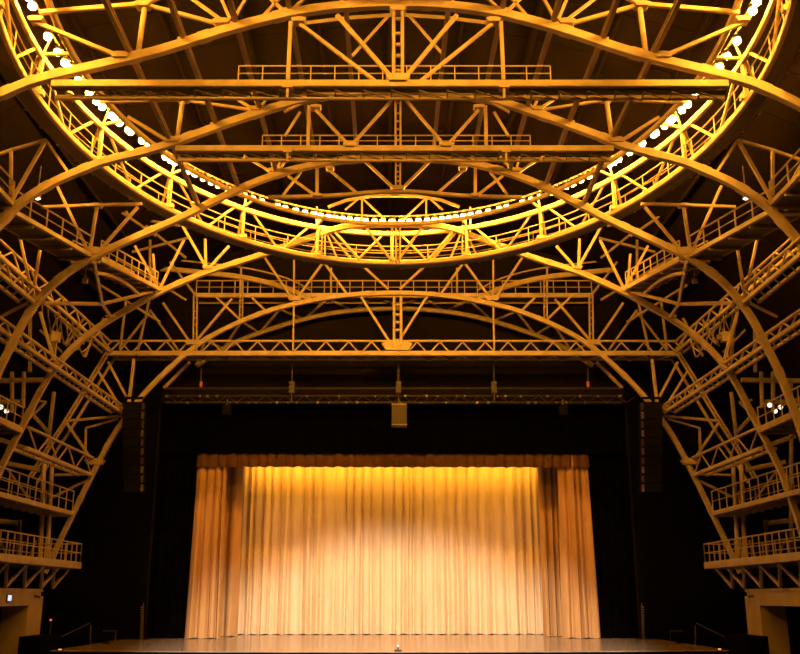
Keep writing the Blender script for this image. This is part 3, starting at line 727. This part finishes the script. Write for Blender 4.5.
# line arrays
for s in (0, 1):
    t = thing('line_array_speaker', P(790 - 133 if s else 133, 490, 47.2), 'tall black line array speaker hanging on the %s black wall' % ('right' if s else 'left'), 'speaker')
    n = 10
    for i in range(n):
        y0 = 402 + i * 9.0; y1 = y0 + 8.4; sh = -.3 * (i / n) ** 2
        a = P(121.5, y0, 46.6); b = P(143 - i * .25, y1, 46.6)
        if s: a, b = P(785 - 121.5, y0, 46.6), P(785 - 143 + i * .25, y1, 46.6)
        xa, xb = min(a.x, b.x), max(a.x, b.x)
        mb = MB()
        fr_ = V((0, 0, 0)); yy = 46.6 - sh
        v = [V((xa + .08, yy, b.z)), V((xb - .08, yy, b.z)), V((xb, yy + .6, b.z)), V((xa, yy + .6, b.z)), V((xa + .08, yy - .05, a.z)), V((xb - .08, yy - .05, a.z)), V((xb, yy + .6, a.z)), V((xa, yy + .6, a.z))]
        mb.add(v, [(3, 2, 1, 0), (4, 5, 6, 7), (0, 1, 5, 4), (1, 2, 6, 5), (2, 3, 7, 6), (3, 0, 4, 7)])
        mb.build('cabinet', CABB, t)
        e = (xb - .02) if not s else (xa + .02)
        mb = MB(); mb.box((e - .045, yy - .07, b.z + .03), (e + .045, yy + .1, a.z - .05)); mb.build('rigging_link', ALU if i % 2 else CABBR, t)
    c = P(133 if not s else 785 - 133, 398, 46.8)
    mb = MB(); mb.bar(c + V((-.5, 0, 0)), c + V((.5, 0, 0)), .1, .12); mb.tube(c, c + V((0, 0, 2.2)), .025, 6); mb.build('fly_frame', CABB, t)

# ------------------------------------------------------------------ portals at the sides
for s in (0, 1):
    k = -1 if not s else 1; sd = 'right' if s else 'left'
    pe = P(40.5 if not s else 747.5, 600, 44.0)
    xw = pe.x; out = xw + k * 1.1
    ztp = P(40, 589, 44).z; zo = P(29, 605.5, 42.7).z
    def bx(m_, y0, y1, z0, z1, xi=xw, xo=out): m_.box((min(xi, xo), y0, z0), (max(xi, xo), y1, z1))
    mb = MB(); bx(mb, 42.6, 44.0, 0, ztp); bx(mb, 30, 42.6, zo, ztp); bx(mb, 30, 31.5, 0, zo)
    bx(mb, 30, 44.06, ztp - .12, ztp, xw - k * .06)
    struct('wall_portal_' + sd, mb, CONC)
    mb = MB(); mb.box((min(out, k * 22), 30, 0), (max(out, k * 22), 44.0, ztp)) ; struct('wall_portal_back_' + sd, mb, BWALL)
    mb = MB(); bx(mb, 44.0, 44.45, SZ + .4, ztp - .3, xw + k * .05, xw + k * .8)
    tag(mb.build('end_panel', CONC), 'narrow concrete end panel beside the %s portal opening' % sd, 'panel')
    # stair block in front
    pb = P(20 if not s else 767, 637, 41.5); pi = P(60 if not s else 727, 637, 43.8)
    mb = MB(); mb.box((min(pb.x, pi.x), 41.4, 0), (max(pb.x, pi.x), 44.2, P(40, 636.5, 41.5).z))
    tag(mb.build('stair_block', BWALL), 'black stair enclosure at the foot of the %s portal' % sd, 'stair enclosure')
    # handrail by the stage
    t = thing('stair_handrail', P(90 if not s else 696, 645, 44), 'thin dark handrail at the %s end of the stage apron' % sd, 'handrail')
    fx = (lambda x: x) if not s else (lambda x: 786 - x)
    MB().tube(P(fx(90.5), 645, 44), P(fx(90.5), 625, 44), .03, 8).build('post', CABBR, t); MB().tube(P(fx(61), 637, 43), P(fx(90), 623, 44), .02, 8).build('rail', CABBR, t)
    t = thing('folding_frame', P(110 if not s else 676, 645, 45), 'small dark pipe frame standing on the %s of the stage apron' % sd, 'frame')
    MB().pipe([P(fx(103), 631, 45), P(fx(116), 631, 45), P(fx(115), 644, 45)], .03, 6).build('frame_pipe', CABBR, t)
    MB().box(P(fx(106), 645, 45.2) - V((.15, .1, .0)), P(fx(106), 645, 45.2) + V((.15, .1, .12))).build('foot', CABB, t)
    # cable ladder at stage wall edge foot
    mb = MB(); rnd = random.Random(5 + s)
    for i in range(14):
        p = P(142.5 - i * .08 if not s else 642.5 + i * .08, 607 + i * 2.6, 49.85)
        mb.box((p.x - .07, p.y - .06, p.z - .035), (p.x + .07, p.y + .06, p.z + .03))
    mb.bar(P(143.5 if not s else 641.5, 603, 49.88), P(142 if not s else 643, 643, 49.88), .05, .04)
    tag(mb.build('cable_ladder', ALU), 'short speckled cable ladder at the foot of the %s stage wall edge' % sd, 'cable ladder')
p = P(8, 598, 40.3)
t = thing('lit_sign', V((xw, 40, p.z)), 'small blue white lit sign on the left portal beam', 'sign')
pl = P(8, 598, 40.0); xs = P(40.5, 600, 44).x
ys = 40.0 * xs / pl.x; q = P(8, 598, ys)
MB().box((xs - .02, ys - .2, q.z - .14), (xs + .06, ys + .2, q.z + .14)).build('case', CAN, t)
MB().box((xs + .06, ys - .17, q.z - .11), (xs + .075, ys + .17, q.z + .11)).build('face', SIGNM, t)
for s in (0, 1):
    xq = P(40.5 if not s else 747.5, 600, 44).x; k = 1 if not s else -1
    yq = 43.2; zq = P(33, 597, 43.2).z
    t = thing('security_camera', V((xq, yq, zq)), 'tiny pale camera on the %s portal beam corner' % ('right' if s else 'left'), 'camera')
    MB().tube(V((xq, yq, zq + .05)), V((xq + k * .22, yq, zq)), .05, 10).build('body', ALU, t); MB().tube(V((xq + k * .22, yq, zq)), V((xq + k * .24, yq, zq)), .035, 10).build('lens', CAN, t)
p = P(50.5, 620, 44.6)
t = thing('indicator_light', p, 'tiny red indicator light on the dark wall right of the left portal', 'light')
MB().box(p + V((-.07, .03, -.07)), p + V((.07, .12, .07))).build('plate', CAN, t); MB().tube(p + V((0, .03, 0)), p + V((0, -.02, 0)), .04, 10, .03).build('lens', REDLED, t); MB().bar(p + V((0, .1, 0)), V((p.x, p.y + .1, 0)), .05, .05).build('stand', CAN, t)
p = V((P(398, 648, 38.9).x, 39.1, SZ))
t = thing('stage_monitor', p, 'tiny device with a white light on the stage front edge centre', 'device')
MB().box(p + V((-.14, -.1, 0)), p + V((.14, .1, .06))).build('base', CAN, t); MB().tube(p + V((0, 0, .06)), p + V((0, 0, .18)), .03, 8).build('stem', CAN, t); MB().tube(p + V((0, -.02, .2)), p + V((0, -.05, .2)), .035, 10).build('lens', WHITEBULB, t)
for x in (58.5, 725.5):
    p = V((-12.75 if x < 300 else 12.95, 39.9, SZ))
    t = thing('edge_marker', p, 'tiny amber marker light at the %s end of the stage edge' % ('left' if x < 300 else 'right'), 'light')
    MB().box(p + V((-.12, -.1, 0)), p + V((.12, .1, .06))).build('base', CAN, t); MB().box(p + V((-.06, -.11, .02)), p + V((.06, -.1, .05))).build('lens', emit('marker_amber', (1, .35, .06), 2.0), t)

# ------------------------------------------------------------------ light
def spot(name, loc, to, col, e, ang_, blend, r=.1):
    l = bpy.data.lights.new(name, 'SPOT'); l.energy = e; l.color = col; l.spot_size = ang_; l.spot_blend = blend; l.shadow_soft_size = r
    o = bpy.data.objects.new(name, l); COL.objects.link(o); o.location = loc
    o.rotation_euler = (to - loc).to_track_quat('-Z', 'Y').to_euler(); return o
def area(name, loc, rot, sx, sy, col, e):
    l = bpy.data.lights.new(name, 'AREA'); l.shape = 'RECTANGLE'; l.size = sx; l.size_y = sy; l.energy = e; l.color = col
    o = bpy.data.objects.new(name, l); COL.objects.link(o); o.location = loc; o.rotation_euler = rot; return o
cx = P(394, 560, YC).x; STR = P(394, 459, 55.0)
src = V((cx, 13, 17.5))
spot('stage_pool_spot', src, V((cx, YC, SZ - 10.5)), (1, .90, .80), 78000, math.radians(38.2), .38, .12)
area('curtain_striplight', V((cx, 55.2, STR.z)), (math.radians(17), 0, 0), 16.5, .12, (1, .46, .03), 480)
for sx in (-1, 1):
    for dx in (-6, 6):
        spot('curtain_wash', V((cx + sx * 13 + dx * .25, 30, 11.0)), V((cx + dx, YC, SZ + 0.6)), (1, .50, .20), 5600, math.radians(25.5), .25, .12)

w = bpy.data.worlds.new('World'); S.world = w; w.use_nodes = True
w.node_tree.nodes['Background'].inputs['Color'].default_value = (1, .6, .25, 1); w.node_tree.nodes['Background'].inputs['Strength'].default_value = 0.0005

# ------------------------------------------------------------------ camera
cd = bpy.data.cameras.new('Camera'); cd.sensor_width = 36; cd.lens = FL / 800 * 36; cd.clip_end = 300
co = bpy.data.objects.new('Camera', cd); COL.objects.link(co); co.location = CAM
co.rotation_euler = (math.pi / 2 + TH, 0, -YW); S.camera = co
vs_ = S.view_settings; vs_.view_transform = 'Standard'; vs_.look = 'None'; vs_.gamma = 1; vs_.exposure = 0; vs_.use_curve_mapping = False
